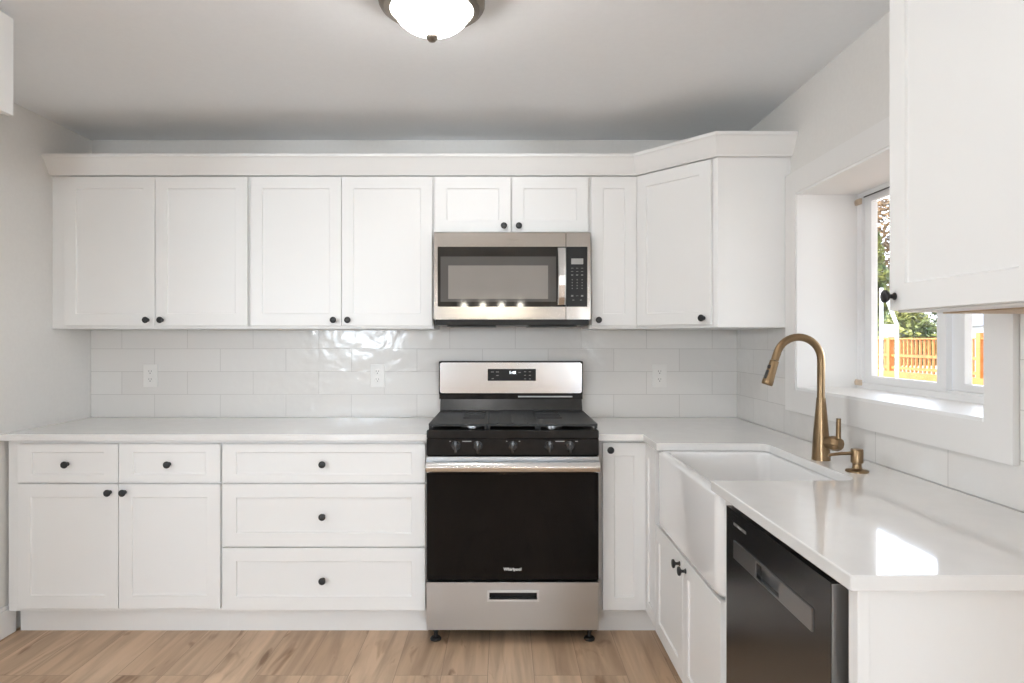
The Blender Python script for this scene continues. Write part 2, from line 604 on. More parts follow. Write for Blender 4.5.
YO = -4.1                      # where the kitchen opens into the wide dining room
XD = 5.2                       # half width of the dining room
struct('floor', box(bmesh.new(), -XD, XD, YR - .15, .15, -.12, 0), M['floor'])
struct('ceiling', box(bmesh.new(), -XD, XD, YR - .15, .15, ZC, ZC + .15), M['ceiling'])
wb = struct('wall_back', box(bmesh.new(), XL - .15, XR + .30, 0, .15, 0, ZC), M['wall'])
wl = struct('wall_left', plate(bmesh.new(), [YO, -3.95, -2.65, 0], [0, 1.4, 2.25, ZC], {(1, 1)}, .15, TR(XL, 0, 0, FACE_RIGHT)), M['wall'])
# right wall with the window opening
WD0, WD1, WZ0, WZ1 = .735, 1.83, 1.118, 1.973
wr = struct('wall_right', plate(bmesh.new(), [0, WD0, WD1, -YO], [0, WZ0, WZ1, ZC], {(1, 1)}, .30, TR(XR, 0, 0, FACE_LEFT)), M['wall'])
# unseen dining room shell, widened for the fill lamps: returns, side walls, far wall with two added windows
struct('wall_return_left', box(bmesh.new(), -XD, XL - .15, YO, YO + .15, 0, ZC), M['wall'])
struct('wall_return_right', box(bmesh.new(), XR + .30, XD, YO, YO + .15, 0, ZC), M['wall'])
struct('wall_dining_left', box(bmesh.new(), -XD - .15, -XD, YR - .15, YO + .15, 0, ZC), M['wall'])
struct('wall_dining_right', box(bmesh.new(), XD, XD + .15, YR - .15, YO + .15, 0, ZC), M['wall'])
struct('wall_rear', plate(bmesh.new(), [-XD, -4.7, -2.9, 2.9, 4.7, XD], [0, .9, 2.3, ZC], {(1, 1), (3, 1)}, .15, TR(0, YR - .15, 0)), M['wall'])
struct('sun_blocker', box(bmesh.new(), XL - 1.6, XL - .151, YO - .4, .3, 2.5, 2.62), M['shingle'])  # unseen slab added to keep the sun out of the left wall opening
# tile
build('tile_backsplash', dbox(bmesh.new(), XL + .002, XR - .010, 0, .010, CT, 1.42), M['tile_back'], wb)
build('tile_backsplash', plate(bmesh.new(), [.010, .648, 1.925, 3.6], [CT, 1.028, 1.42], {(1, 1)}, .010, TR(XR - .010, 0, 0, FACE_LEFT)), M['tile_right'], wr)
# baseboard
bb = bmesh.new()
box(bb, XL, XL + .014, YO, -.56, 0, .118)
box(bb, XL, XL + .009, YO, -.56, .118, .136, .003)
struct('baseboard_left', bb, M['trim'])

# invented windows in the rear and left walls behind the camera, added to carry the fill lamps
def plain_window(nm, a, c, z0, z1, mtx, loc):
    wn = bpy.data.objects.new(nm, None)
    C.objects.link(wn)
    wn.location = loc
    wn['kind'] = 'structure'
    mid = (a + c) / 2
    build('frame', plate(bmesh.new(), [a, a + .06, mid - .03, mid + .03, c - .06, c], [z0, z0 + .06, z1 - .06, z1], {(1, 1), (3, 1)}, .06, mtx), M['vinyl'], wn)
    for p, q in ((a + .06, mid - .03), (mid + .03, c - .06)):
        build('pane', box(bmesh.new(), p, q, .027, .033, z0 + .06, z1 - .06, mtx=mtx), M['glass'], wn)
plain_window('added_window_2', -3.95, -2.65, 1.4, 2.25, TR(XL - .09, 0, 0, FACE_RIGHT), (XL - .06, -3.3, 1.4))
plain_window('added_window_3', -4.7, -2.9, .9, 2.3, TR(0, YR - .12, 0), (-3.8, YR - .09, .9))
plain_window('added_window_4', 2.9, 4.7, .9, 2.3, TR(0, YR - .12, 0), (3.8, YR - .09, .9))

# ------------------------------------------------------------------ kitchen window
w1 = bpy.data.objects.new('window_1', None)
C.objects.link(w1)
w1.location = (XR, -(WD0 + WD1) / 2, WZ0)
w1['kind'] = 'structure'
CW = .092
cb_ = bmesh.new()
plate(cb_, [WD0 - CW, WD0 + .003, WD1 - .003, WD1 + CW], [WZ0 - CW, WZ0 + .003, WZ1 - .003, WZ1 + CW], {(1, 1)}, .0245, TR(XR - .0245, 0, 0, FACE_LEFT))
build('casing', cb_, M['casing'], w1)
jb = bmesh.new()
jt = .012
dbox(jb, XR - .02, 1.52, WD0, WD0 + jt, WZ0, WZ1)
dbox(jb, XR - .02, 1.52, WD1 - jt, WD1, WZ0, WZ1)
dbox(jb, XR - .02, 1.52, WD0 + jt, WD1 - jt, WZ1 - jt, WZ1)
build('jamb', jb, M['trim'], w1)
build('sill', dbox(bmesh.new(), XR - .022, 1.52, WD0 + jt, WD1 - jt, WZ0, WZ0 + .014, .002), M['trim'], w1)
fr = bmesh.new()
F0, F1, FZ0, FZ1 = WD0 + .001, WD1 - .001, WZ0 + .001, WZ1 - .001
plate(fr, [F0, F0 + .042, F1 - .042, F1], [FZ0, FZ0 + .036, FZ1 - .03, FZ1], {(1, 1)}, .066, TR(1.52, 0, 0, FACE_LEFT))
plate(fr, [F0 + .042, F0 + .05, F1 - .05, F1 - .042], [FZ0 + .036, FZ0 + .043, FZ1 - .038, FZ1 - .03], {(1, 1)}, .050, TR(1.534, 0, 0, FACE_LEFT))
build('frame', fr, M['vinyl'], w1)
# two sliding sashes on their own tracks
s1 = bmesh.new()
plate(s1, [.787, .832, 1.236, 1.284], [1.1625, 1.186, 1.916, 1.934], {(1, 1)}, .020, TR(1.531, 0, 0, FACE_LEFT))
sash = build('sash', s1, M['vinyl'], w1)
build('pane', dbox(bmesh.new(), 1.539, 1.543, .832, 1.236, 1.186, 1.916), M['glass'], sash)
s2 = bmesh.new()
plate(s2, [1.270, 1.338, 1.72, 1.778], [1.1625, 1.186, 1.916, 1.934], {(1, 1)}, .026, TR(1.556, 0, 0, FACE_LEFT))
sash2 = build('sash', s2, M['vinyl'], w1)
build('pane', dbox(bmesh.new(), 1.567, 1.571, 1.338, 1.72, 1.186, 1.916), M['glass'], sash2)
for z in (1.155, 1.925):
    q = bmesh.new()
    dbox(q, 1.508, 1.52, WD0 + .013, WD0 + .05, z - .012, z + .012, .002)
    dbox(q, 1.503, 1.508, WD0 + .02, WD0 + .03, z - .006, z + .006)
    build('blind_bracket', q, M['clip'], w1)

build('head_gap', dbox(bmesh.new(), 1.5165, 1.5195, .80, 1.80, 1.9365, 1.9405), M['dark'], w1)

# ------------------------------------------------------------------ upper cabinets
UB, UT = 1.392, 2.152          # bottom / top
FD = .305                      # face frame depth
DZ0, DZ1 = 1.407, 2.146

def carcass(bm, x0, x1, z0, z1, d1=FD):
    dbox(bm, x0, x1, .012, d1, z0, z1, .001, 1)
    return bm

def upper_pair(x0, x1, doors, label, z0=UB, dz0=DZ0, filler=None, group=None, sv=.058):
    t_ = thing('upper_cabinet', ((x0 + x1) / 2, 0, z0), label, 'cabinet', group)
    bm = carcass(bmesh.new(), x0, x1, z0, UT)
    build('body', bm, M['cabinet'], t_)
    if filler:
        build('filler_strip', dbox(bmesh.new(), filler[0], filler[1], .012, FD, z0, UT), M['cabinet'], t_)
    for a, c, side in doors:
        ku = .034 if side == 'l' else (c - a) - .034
        front('door', t_, c - a, DZ1 - dz0, TR(a, -.3245, dz0), (ku, .028), sv=sv)
    return t_

upper_pair(-2.19, -1.267, ((-2.184, -1.7335, 'r'), (-1.7305, -1.274, 'l')),
           'tall white two-door wall cabinet at far left against the side wall', filler=(XL + .001, -2.19))
upper_pair(-1.2665, -.352, ((-1.259, -.8085, 'r'), (-.8055, -.356, 'l')),
           'tall white two-door wall cabinet immediately left of the microwave')
upper_pair(-.3515, .4245, ((-.343, .0335, 'r'), (.0395, .4185, 'l')),
           'short white two-door wall cabinet above the microwave', z0=1.862, dz0=1.872)
upper_pair(.425, .663, ((.4335, .659, 'l'),),
           'narrow white single-door wall cabinet right of the microwave')

# diagonal corner cabinet
A_, B_ = Vector((.664, -FD)), Vector((.956, -.64))
cc = thing('corner_wall_cabinet', (.97, 0, UB), 'white wall cabinet with angled door in the corner beside the window', 'cabinet')
build('body', prism(bmesh.new(), [(.664, -.012), (A_.x, A_.y), (B_.x, B_.y), (XR - .012, -.64), (XR - .012, -.012)], UB, UT, .001, 1), M['cabinet'], cc)
dirv = (B_ - A_).normalized()
dang = math.atan2(dirv.y, dirv.x)
nrm = Vector((dirv.y, -dirv.x))
L_ = (B_ - A_).length
p0 = A_ + dirv * .014 + nrm * .0205
front('door', cc, L_ - .038, DZ1 - DZ0, TR(p0.x, p0.y, DZ0, dang), (L_ - .038 - .034, .028), ang=dang)
build('scribe_strip', dbox(bmesh.new(), XR - .0119, XR - .0003, .60, .64, 1.4205, UT), M['cabinet'], cc)

# crown moulding, one run along all of them
def crown():
    base = [Vector((XL + .001, -FD)), Vector((A_.x, A_.y)), Vector((B_.x, B_.y)), Vector((XR - .001, -.64))]
    prof = [(-.02, 2.1525), (.0225, 2.1525), (.0245, 2.158), (.030, 2.163), (.0385, 2.175), (.049, 2.192), (.060, 2.212), (.069, 2.226), (.0775, 2.231), (.0785, 2.244), (-.02, 2.244)]
    b = bmesh.new()
    def offs(o):
        segs = []
        for a, c in zip(base, base[1:]):
            dd = (c - a).normalized()
            n_ = Vector((dd.y, -dd.x))
            segs.append((a + n_ * o, dd))
        pts = [segs[0][0]]
        for (p, d1), (q, d2) in zip(segs, segs[1:]):
            den = d1.x * d2.y - d1.y * d2.x
            k = ((q.x - p.x) * d2.y - (q.y - p.y) * d2.x) / den
            pts.append(p + d1 * k)
        p, dd = segs[-1]
        pts.append(Vector((base[-1].x, p.y)))
        return pts
    cols = [[b.verts.new((p.x, p.y, z)) for p in offs(o)] for o, z in prof]
    n_ = len(prof)
    for i in range(n_):
        a, c = cols[i], cols[(i + 1) % n_]
        for k in range(3):
            b.faces.new((a[k], a[k + 1], c[k + 1], c[k]))
    b.faces.new([cols[i][0] for i in range(n_)])
    b.faces.new([cols[i][3] for i in range(n_)])
    return b
cr = build('crown_moulding', crown(), M['cabinet'])
tag(cr, 'white crown moulding running along the tops of the wall cabinets', 'moulding')

# wall cabinet on the right wall, nearest the camera
rc = thing('upper_cabinet', (1.12, -2.39, UB), 'large white wall cabinet on the right wall, overlapping the window, nearest the camera', 'cabinet')
build('body', dbox(bmesh.new(), .962, XR - .012, 1.936, 2.85, 1.403, 2.33, .001, 1), M['cabinet'], rc)
build('underside_panel', dbox(bmesh.new(), 1.06, XR - .014, 1.955, 2.83, 1.3995, 1.403), M['rawply'], rc)
for a, c, side in ((1.936, 2.39, 'l'), (2.394, 2.848, 'r')):
    ku = .023 if side == 'l' else (c - a) - .03
    front('door', rc, c - a, .915, TR(.9415, -a, 1.407, FACE_LEFT), (ku, .034), ang=FACE_LEFT, su=.060, sv=.062)

# cabinet on the left wall, only its corner in view
lc = thing('upper_cabinet', (-1.95, -1.8, 2.09), 'white cabinet high on the left wall, only its lower corner in view', 'cabinet')
build('body', dbox(bmesh.new(), XL + .002, -1.666, 1.352, 2.25, 2.095, ZC - .002, .001, 1), M['cabinet'], lc)
for a, c, side in ((2.249, 1.803, 'r'), (1.799, 1.352, 'l')):
    ku = .03 if side == 'l' else .446 - .03
    front('door', lc, .446, .325, TR(-1.645, -a, 2.088, FACE_RIGHT), (ku, .03), ang=FACE_RIGHT)
build('light_rail', dbox(bmesh.new(), XL + .002, -1.70, 1.40, 2.24, 2.07, 2.095, .002), M['cabinet'], lc)

# ------------------------------------------------------------------ base cabinets
BT = .885                      # top of base cabinets
BD = .61
def base_body(t_, x0, x1):
    build('body', dbox(bmesh.new(), x0, x1, .012, BD, .112, BT, .001, 1), M['cabinet'], t_)
    build('toe_kick', dbox(bmesh.new(), x0 - (.034 if x0 < -2 else 0), x1, .50, .555, 0, .1115), M['cabinet'], t_)

b1 = thing('base_cabinet', (-1.73, 0, 0), 'white floor cabinet with two drawers over two doors, against the left wall', 'cabinet')
base_body(b1, -2.19, -1.2695)
build('filler_strip', dbox(bmesh.new(), -2.236, -2.19, .55, BD, .112, BT), M['cabinet'], b1)
fy = -.6295
for a, c in ((-2.183, -1.7315), (-1.728, -1.2745)):
    front('drawer', b1, c - a, .172, TR(a, fy, .697), ((c - a) / 2, .083), su=.064, sv=.036)
front('door', b1, .4515, .558, TR(-2.183, fy, .131), (.4515 - .035, .523))
front('door', b1, .4535, .558, TR(-1.728, fy, .131), (.028, .523))

b2 = thing('drawer_cabinet', (-.81, 0, 0), 'white floor cabinet of three wide drawers, left of the range', 'cabinet')
base_body(b2, -1.269, -.3465)
for z0, z1 in ((.697, .869), (.409, .689), (.124, .403)):
    front('drawer', b2, .911, z1 - z0, TR(-1.2635, fy, z0), (.4535, (z1 - z0) / 2 - .002), su=.062, sv=.036 if z1 > .8 else .06)

b3 = thing('corner_base_cabinet', (.8, -.3, 0), 'white corner floor cabinet with narrow folding door, between range and sink', 'cabinet')
cbm = bmesh.new()
prism(cbm, [(.4225, -.012), (.4225, -BD), (.655, -BD), (.655, -.66), (.72, -.66), (.72, -.822), (XR - .012, -.822), (XR - .012, -.012)], .112, BT, .001, 1)
build('body', cbm, M['cabinet'], b3)
tk = bmesh.new()
prism(tk, [(.4225, -.50), (.4225, -.555), (.715, -.555), (.715, -.822), (.76, -.822), (.76, -.50)], 0, .1115)
build('toe_kick', tk, M['cabinet'], b3)
front('door', b3, .1935, .752, TR(.443, fy, .123), (.032, .722), su=.052)
front('door', b3, .172, .752, TR(.6355, -.632, .123, FACE_LEFT), None, su=.045)

b4 = thing('sink_base_cabinet', (.96, -1.23, 0), 'white two-door floor cabinet under the apron-front sink', 'cabinet')
sb = bmesh.new()
dbox(sb, .655, XR - .012, .8235, 1.69, .112, .56, .001, 1)
dbox(sb, .665, XR - .012, 1.664, 1.69, .56, BT)
build('body', sb, M['cabinet'], b4)
build('filler_strip', dbox(bmesh.new(), .645, .664, 1.637, 1.69, .112, BT), M['cabinet'], b4)
build('toe_kick', dbox(bmesh.new(), .715, .76, .8235, 1.69, 0, .1115), M['cabinet'], b4)
front('door', b4, .410, .449, TR(.6355, -.813, .115, FACE_LEFT), (.410 - .036, .413), ang=FACE_LEFT)
front('door', b4, .395, .449, TR(.6355, -1.227, .115, FACE_LEFT), (.036, .413), ang=FACE_LEFT)

ep = thing('end_panel', (.96, -2.325, 0), 'plain white panel closing the peninsula end beside the dishwasher', 'panel')
build('board', dbox(bmesh.new(), .660, XR - .001, 2.306, 2.328, 0, BT, .001, 1), M['cabinet'], ep)
build('edge_stile', dbox(bmesh.new(), .642, .6645, 2.3065, 2.338, 0, BT, .002), M['cabinet'], ep)

# ------------------------------------------------------------------ worktops
wt = build('worktop', dbox(bmesh.new(), XL + .002, -.3435, .0115, .65, BT + .0005, CT, .003, 2), M['quartz'])
tag(wt, 'white quartz worktop left of the range, over the drawers', 'worktop')
def ctr():
    bm = bmesh.new()
    r = .018
    def arc(cx, cy, a0, a1, rr, n=6):
        return [(cx + rr * math.cos(R(a0 + (a1 - a0) * k / n)), cy + rr * math.sin(R(a0 + (a1 - a0) * k / n))) for k in range(n + 1)]
    X1 = XR - .0115
    poly = [(.4205, -.0115), (.4205, -.65), (.62, -.65), (.62, -.90)]
    rr = .045
    poly += arc(1.062 - rr, -.90 - rr, 90, 0, rr)
    poly += arc(1.062 - rr, -1.581 + rr, 0, -90, rr)
    poly += [(.62, -1.581), (.62, -2.356), (X1, -2.356), (X1, -.0115)]
    prism(bm, poly, BT + .0005, CT, .0028, 2)
    return bm
wt2 = build('worktop', ctr(), M['quartz'])
tag(wt2, 'white L-shaped quartz worktop around the sink, ending over the dishwasher', 'worktop')

# ------------------------------------------------------------------ apron-front sink
sk = thing('farmhouse_sink', (.86, -1.235, .565), 'white fireclay apron-front sink under the brass faucet', 'sink')
def sink_bm():
    b = bmesh.new()
    X0, X1, D0, D1, Z0, Z1 = .628, 1.105, .860, 1.634, .5705, .8845
    def ring(x0, x1, d0, d1, z, r, n=7):
        pts = []
        for cx, cy, a0 in ((x1 - r, -d0 - r, 0), (x0 + r, -d0 - r, 90), (x0 + r, -d1 + r, 180), (x1 - r, -d1 + r, 270)):
            for k in range(n):
                a = R(a0 + 90 * k / (n - 1))
                pts.append(b.verts.new((cx + r * math.cos(a), cy + r * math.sin(a), z)))
        return pts
    rings = []
    rb = .024
    for k in range(6):                       # rounded lower edge
        a = R(90 * k / 5)
        o = rb * (1 - math.sin(a))
        rings.append(ring(X0 + o, X1 - o, D0 + o, D1 - o, Z0 + rb * (1 - math.cos(a)), .052))
    rt = .014
    for k in range(5):                       # rolled rim
        a = R(90 * k / 4)
        o = rt * (1 - math.cos(a))
        rings.append(ring(X0 + o, X1 - o, D0 + o, D1 - o, Z1 - rt + rt * math.sin(a), .052))
    wl_ = .042
    for k in range(5):
        a = R(90 * k / 4)
        o = wl_ - rt * math.cos(a) if k else wl_ - rt
        o = wl_ - rt + rt * math.sin(a)
        rings.append(ring(X0 + o, X1 - o, D0 + o, D1 - o, Z1 - rt + rt * math.cos(a), .05))
    rings.append(ring(X0 + wl_ + .004, X1 - wl_ - .004, D0 + wl_ + .004, D1 - wl_ - .004, Z0 + .08, .05))
    for k in range(1, 5):
        a = R(90 * k / 4)
        o = wl_ + .004 + .045 * (1 - math.cos(a))
        rings.append(ring(X0 + o, X1 - o, D0 + o, D1 - o, Z0 + .08 - .045 * math.sin(a), .05))
    for a, c in zip(rings, rings[1:]):
        n = len(a)
        for k in range(n):
            b.faces.new((a[k], a[(k + 1) % n], c[(k + 1) % n], c[k]))
    b.faces.new(rings[0])
    b.faces.new(rings[-1])
    return b
build('basin', sink_bm(), M['ceramic'], sk, smooth=50)
build('drain', lathe(bmesh.new(), [(0, .604), (.044, .604), (.044, .609), (.038, .611), (.03, .607), (0, .607)], 24, Matrix.Translation((.87, -1.235, 0)) , cap=False), M['brass'], sk, smooth=40)

# ------------------------------------------------------------------ faucet and dispenser
FX, FYD = 1.115, 1.249
fa = thing('faucet', (FX, -FYD, CT), 'tall brushed brass gooseneck faucet behind the apron-front sink', 'faucet')
fbm = lathe(bmesh.new(), [(0, .9152), (.031, .9152), (.031, .918), (.030, .93), (.0285, .96), (.026, 1.0), (.0225, 1.045), (.0185, 1.09), (.0158, 1.12), (.0150, 1.132), (0, 1.132)], 28, Matrix.Translation((FX, -FYD, 0)), cap=False)
build('body', fbm, M['brass'], fa, smooth=50)
pts = [(FX, -FYD, 1.131), (FX, -FYD, 1.136), (FX, -FYD, 1.20), (FX, -FYD, 1.267)]
for k in range(1, 19):
    a = R(162 * k / 18)
    pts.append((FX - .079 + .079 * math.cos(a), -FYD, 1.267 + .079 * math.sin(a)))
ex, ez = pts[-1][0], pts[-1][2]
tx, tz = -math.sin(R(162)), math.cos(R(162))
pts.append((ex + tx * .028, -FYD, ez + tz * .028))
build('spout', tube(bmesh.new(), pts, [.0146] + [.0132] * (len(pts) - 1), 20), M['brass'], fa, smooth=50)
hx, hz = ex + tx * .029, ez + tz * .029
hp = [(0, .0132), (.002, .0155), (.02, .016), (.05, .0175), (.078, .0195), (.086, .0195), (.090, .0175)]
head = build('spray_head', tube(bmesh.new(), [(hx + tx * h, -FYD, hz + tz * h) for h, r in hp], [r for h, r in hp], 22), M['brass'], fa, smooth=40)
def button(h, ln, wd):
    m_ = Matrix.Translation((hx + tx * h - .0158, -FYD - .006, hz + tz * h)) @ Matrix.Rotation(R(18), 4, 'Y')
    return box(bmesh.new(), -.004, .004, -wd / 2, wd / 2, -ln / 2, ln / 2, .003, 3, m_)
build('button', button(.022, .013, .014), M['black_metal'], head, smooth=60)
build('button', button(.050, .032, .014), M['black_metal'], head, smooth=60)
hd = Vector((.5, -.866, 0))
c0 = Vector((FX, -FYD, .979))
hub = bmesh.new()
hub_pts = [(.0, .018), (.020, .0195), (.042, .0255), (.060, .026), (.074, .019)]
tube(hub, [c0 + hd * h for h, r in hub_pts], [r for h, r in hub_pts], 8)
hn = build('handle', hub, M['brass'], fa, smooth=30)
e_ = c0 + hd * .064
build('lever', tube(bmesh.new(), [e_ + Vector((0, 0, .01)), e_ + Vector((0, 0, .03)), e_ + Vector((.001, 0, .088))], [.009, .0082, .0075], 12), M['brass'], hn, smooth=50)

DX, DD = 1.129, 1.453
sp = thing('soap_dispenser', (DX, -DD, CT), 'small brass soap dispenser right of the faucet', 'soap dispenser')
sbm = lathe(bmesh.new(), [(0, .9152), (.034, .9152), (.034, .919), (.031, .922), (.016, .925), (.0135, .93), (.0135, .942), (.0185, .944), (.0185, .985), (.017, .988), (0, .988)], 24, Matrix.Translation((DX, -DD, 0)), cap=False)
build('body', sbm, M['brass'], sp, smooth=40)
build('nozzle', tube(bmesh.new(), [(DX - .01, -DD, .974), (DX - .05, -DD, .973), (DX - .086, -DD, .969), (DX - .090, -DD, .963)], [.006, .0055, .005, .0045], 12), M['brass'], sp, smooth=50)

# ------------------------------------------------------------------ range
RX0, RX1, RCX = -.3395, .4160, .03825
rg = thing('range', (RCX, -.35, 0), 'freestanding gas range in stainless steel and black, between the floor cabinets', 'range')
build('body', dbox(bmesh.new(), RX0 + .003, RX1 - .003, .03, .655, .045, .90), M['enamel'], rg)
# backguard
bgm = dbox(bmesh.new(), RX0 - .009, RX1 + .006, .02, .086, 1.044, 1.2235, .007, 3)
dbox(bgm, RX0 - .006, RX1 + .004, .02, .080, 1.02, 1.046)
bgo = build('backguard', bgm, M['enamel'], rg)
bf = bmesh.new()
pts_ = []
r_ = .012
for cx, cz, a0 in ((RX1 - .001 - r_, 1.216 - r_, 0), (RX0 - .002 + r_, 1.216 - r_, 90), (RX0 - .002 + r_, 1.053 + r_, 180), (RX1 - .001 - r_, 1.053 + r_, 270)):
    for k in range(5):
        a = R(a0 + 90 * k / 4)
        pts_.append((cx + r_ * math.cos(a), cz + r_ * math.sin(a)))
va = [bf.verts.new((x, -.086, z)) for x, z in pts_]
vb = [bf.verts.new((x, -.0895, z)) for x, z in pts_]
bf.faces.new(va); bf.faces.new(vb)
for k in range(len(va)):
    bf.faces.new((va[k], va[(k + 1) % len(va)], vb[(k + 1) % len(va)], vb[k]))
build('steel_face', bf, M['steel_face'], bgo)
disp = build('display', box(bmesh.new(), -.087, .170, -.0915, -.0893, 1.1185, 1.182, .001), M['panel_black'], bgo)
build('clock', text_bm('1:48', .021, TR(.045, -.0918, 1.162)), M['led'], bgo)
for x, z, w_ in ((-.062, 1.166, .016), (-.035, 1.166, .016), (-.035, 1.147, .012), (-.06, 1.13, .012), (.083, 1.163, .013), (.112, 1.167, .012), (.138, 1.167, .012), (.112, 1.148, .01), (.138, 1.148, .01), (.112, 1.129, .01), (.138, 1.129, .01)):
    build('button', box(bmesh.new(), x - w_ / 2, x + w_ / 2, -.0919, -.0914, z - .002, z + .002), M['mark_dim'], disp)
build('trim_bar', box(bmesh.new(), .075, .365, -.0835, -.0795, 1.030, 1.037, .001), M['steel_grey'], bgo)
# riser between backguard and cooktop
rs_ = bmesh.new()
v_ = [rs_.verts.new(p) for p in ((RX0, -.03, .935), (RX1, -.03, .935), (RX1, -.112, .935), (RX0, -.112, .935), (RX0, -.03, 1.022), (RX1, -.03, 1.022), (RX1, -.078, 1.022), (RX0, -.078, 1.022))]
for f in ((0, 1, 2, 3), (4, 5, 6, 7), (0, 1, 5, 4), (1, 2, 6, 5), (2, 3, 7, 6), (3, 0, 4, 7)):
    rs_.faces.new([v_[i] for i in f])
build('riser', rs_, M['riser'], rg)
# cooktop
ck = dbox(bmesh.new(), RX0, RX1, .10, .702, .902, .943, .008, 3)
build('cooktop', ck, M['enamel'], rg)
for bx, bd in ((-.145, .57), (.037, .45), (.215, .57), (-.145, .27), (.215, .27)):
    bo = build('burner', lathe(bmesh.new(), [(0, .9432), (.052, .9432), (.052, .948), (.046, .950), (0, .950)], 24, Matrix.Translation((bx, -bd, 0)), cap=False), M['steel_grey'], rg, smooth=40)
    build('burner_cap', lathe(bmesh.new(), [(0, .950), (.036, .950), (.036, .954), (.030, .956), (0, .956)], 24, Matrix.Translation((bx, -bd, 0)), cap=False), M['iron'], bo, smooth=40)
# cast-iron grates with slots
def grate(x0, x1, slots):
    bm = bmesh.new()
    ds = [.118]
    hs = set()
    us = [x0] + ([slots[0], slots[1]] if slots else []) + [x1]
    if slots:
        for a in (.205, .275, .350, .430):
            ds += [a, a + .04]
    ds += [.662]
    vs = [-d for d in reversed(ds)]
    if slots:
        for j in range(1, len(vs) - 1, 2):
            hs.add((1, j))
    m_ = Matrix.Translation((0, 0, .9645)) @ Matrix.Rotation(R(-90), 4, 'X')
    # plate lies flat: v runs along world y, thickness downwards
    b = bmesh.new()
    plate(b, us, vs, hs, .007, None)
    for v in b.verts:
        x, y, z = v.co
        v.co = (x, z, .9645 - y)
    merge(bm, b)
    dbox(bm, x0, x1, .652, .662, .9535, .9576)
    dbox(bm, x0, x1, .118, .130, .950, .9576)
    for sx in (x0, x1 - .012):
        dbox(bm, sx, sx + .012, .118, .134, .9432, .9576)
        dbox(bm, sx, sx + .012, .640, .656, .9432, .9576)
    if not slots:
        for xx in (x0 + .045, (x0 + x1) / 2, x1 - .045):
            dbox(bm, xx - .004, xx + .004, .33, .655, .964, .9675, .001)
    return bm
for x0, x1, s_ in ((-.334, -.075, (-.195, -.093)), (-.0735, .1495, None), (.151, .4145, (.158, .277))):
    build('grate', grate(x0, x1, s_), M['iron'], rg)
# control panel with five knobs
cp = build('control_panel', dbox(bmesh.new(), RX0, RX1, .655, .696, .829, .903, .004), M['enamel'], rg)
for kx in (-.2105, -.1155, .0375, .1975, .2875):
    kbm = bmesh.new()
    rot = Matrix.Translation((kx, -.696, .873)) @ Matrix.Rotation(R(90), 4, 'X')
    lathe(kbm, [(0, 0), (.0215, 0), (.0215, .004), (.0185, .007), (.017, .020), (.015, .022), (0, .022)], 24, rot, cap=False)
    box(kbm, kx - .006, kx + .006, -.732, -.714, .846, .900, .003)
    build('control_knob', kbm, M['knob_black'], rg, smooth=25)
for x, w_ in ((-.236, .005), (-.163, .04), (.012, .004), (.068, .006), (.245, .04), (.318, .012)):
    build('printed_mark', box(bmesh.new(), x - w_ / 2, x + w_ / 2, -.6966, -.6955, .891, .8935), M['mark'], cp)
# oven door
od = build('oven_door', dbox(bmesh.new(), RX0 + .001, RX1 - .001, .657, .700, .286, .826, .004), M['oven_glass'], rg)
build('oven_window', dbox(bmesh.new(), RX0 + .085, RX1 - .085, .7001, .7003, .37, .74), M['oven_glass'], od)
build('top_trim', dbox(bmesh.new(), RX0 + .001, RX1 - .001, .700, .7055, .800, .826, .002), M['steel'], od)
hbm = bmesh.new()
hp_ = [(-.728, .763), (-.728, .807)]
for k in range(9):                      # bowed face of the bar
    a = R(64 - 128 * k / 8)
    hp_.append((-.728 - .0225 * (math.cos(a) - .30) - .004, .785 + .0245 * math.sin(a)))
ra = [hbm.verts.new((RX0 + .002, y, z)) for y, z in hp_]
rb_ = [hbm.verts.new((RX1 - .002, y, z)) for y, z in hp_]
hbm.faces.new(ra); hbm.faces.new(rb_)
for k in range(len(ra)):
    hbm.faces.new((ra[k], ra[(k + 1) % len(ra)], rb_[(k + 1) % len(ra)], rb_[k]))
hndl = build('handle', hbm, M['steel_light'], od, smooth=30)
for a in (RX0 + .01, RX1 - .04):
    build('handle_bracket', box(bmesh.new(), a, a + .03, -.729, -.6995, .768, .802, .003), M['steel_light'], hndl)
build('logo', text_bm('Whirlpool', .0185, TR(.0375, -.7012, .333), bold=.0004), M['logo_light'], od)
# storage drawer with recessed pull
PZ0, PZ1, PX0, PX1 = .2005, .2345, -.066, .146
dm = bmesh.new()
plate(dm, [RX0 + .002, PX0, PX1, RX1 - .002], [.068, PZ0, PZ1, .276], {(1, 1)}, .012, TR(0, -.702, 0))
dbox(dm, RX0 + .002, RX1 - .002, .657, .690, .068, .198)
dbox(dm, RX0 + .002, RX1 - .002, .657, .690, .237, .276)
dbox(dm, RX0 + .002, RX1 - .002, .657, .668, .19, .24)
dr = build('storage_drawer', dm, M['steel'], rg)
pl = bmesh.new()
plate(pl, [PX0 - .008, PX0 + .002, PX1 - .002, PX1 + .008], [PZ0 - .008, PZ0 + .002, PZ1 - .002, PZ1 + .008], {(1, 1)}, .004, TR(0, -.7055, 0))
rp_ = build('recessed_pull', pl, M['steel_pull'], dr)
build('pull_pocket_shade', dbox(bmesh.new(), PX0 - .01, PX1 + .01, .669, .672, .195, .24), M['panel_black'], rp_)  # black back plate stands in for the shade inside the recess
for fx, fd in ((RX0 + .035, .655), (RX1 - .035, .655), (RX0 + .035, .10), (RX1 - .035, .10)):
    build('foot', lathe(bmesh.new(), [(0, 0), (.024, 0), (.025, .006), (.02, .012), (.009, .014), (.009, .04), (.016, .042), (.016, .07), (0, .07)], 20, Matrix.Translation((fx, -fd + .012, 0)), cap=False), M['black_metal'], rg, smooth=40)

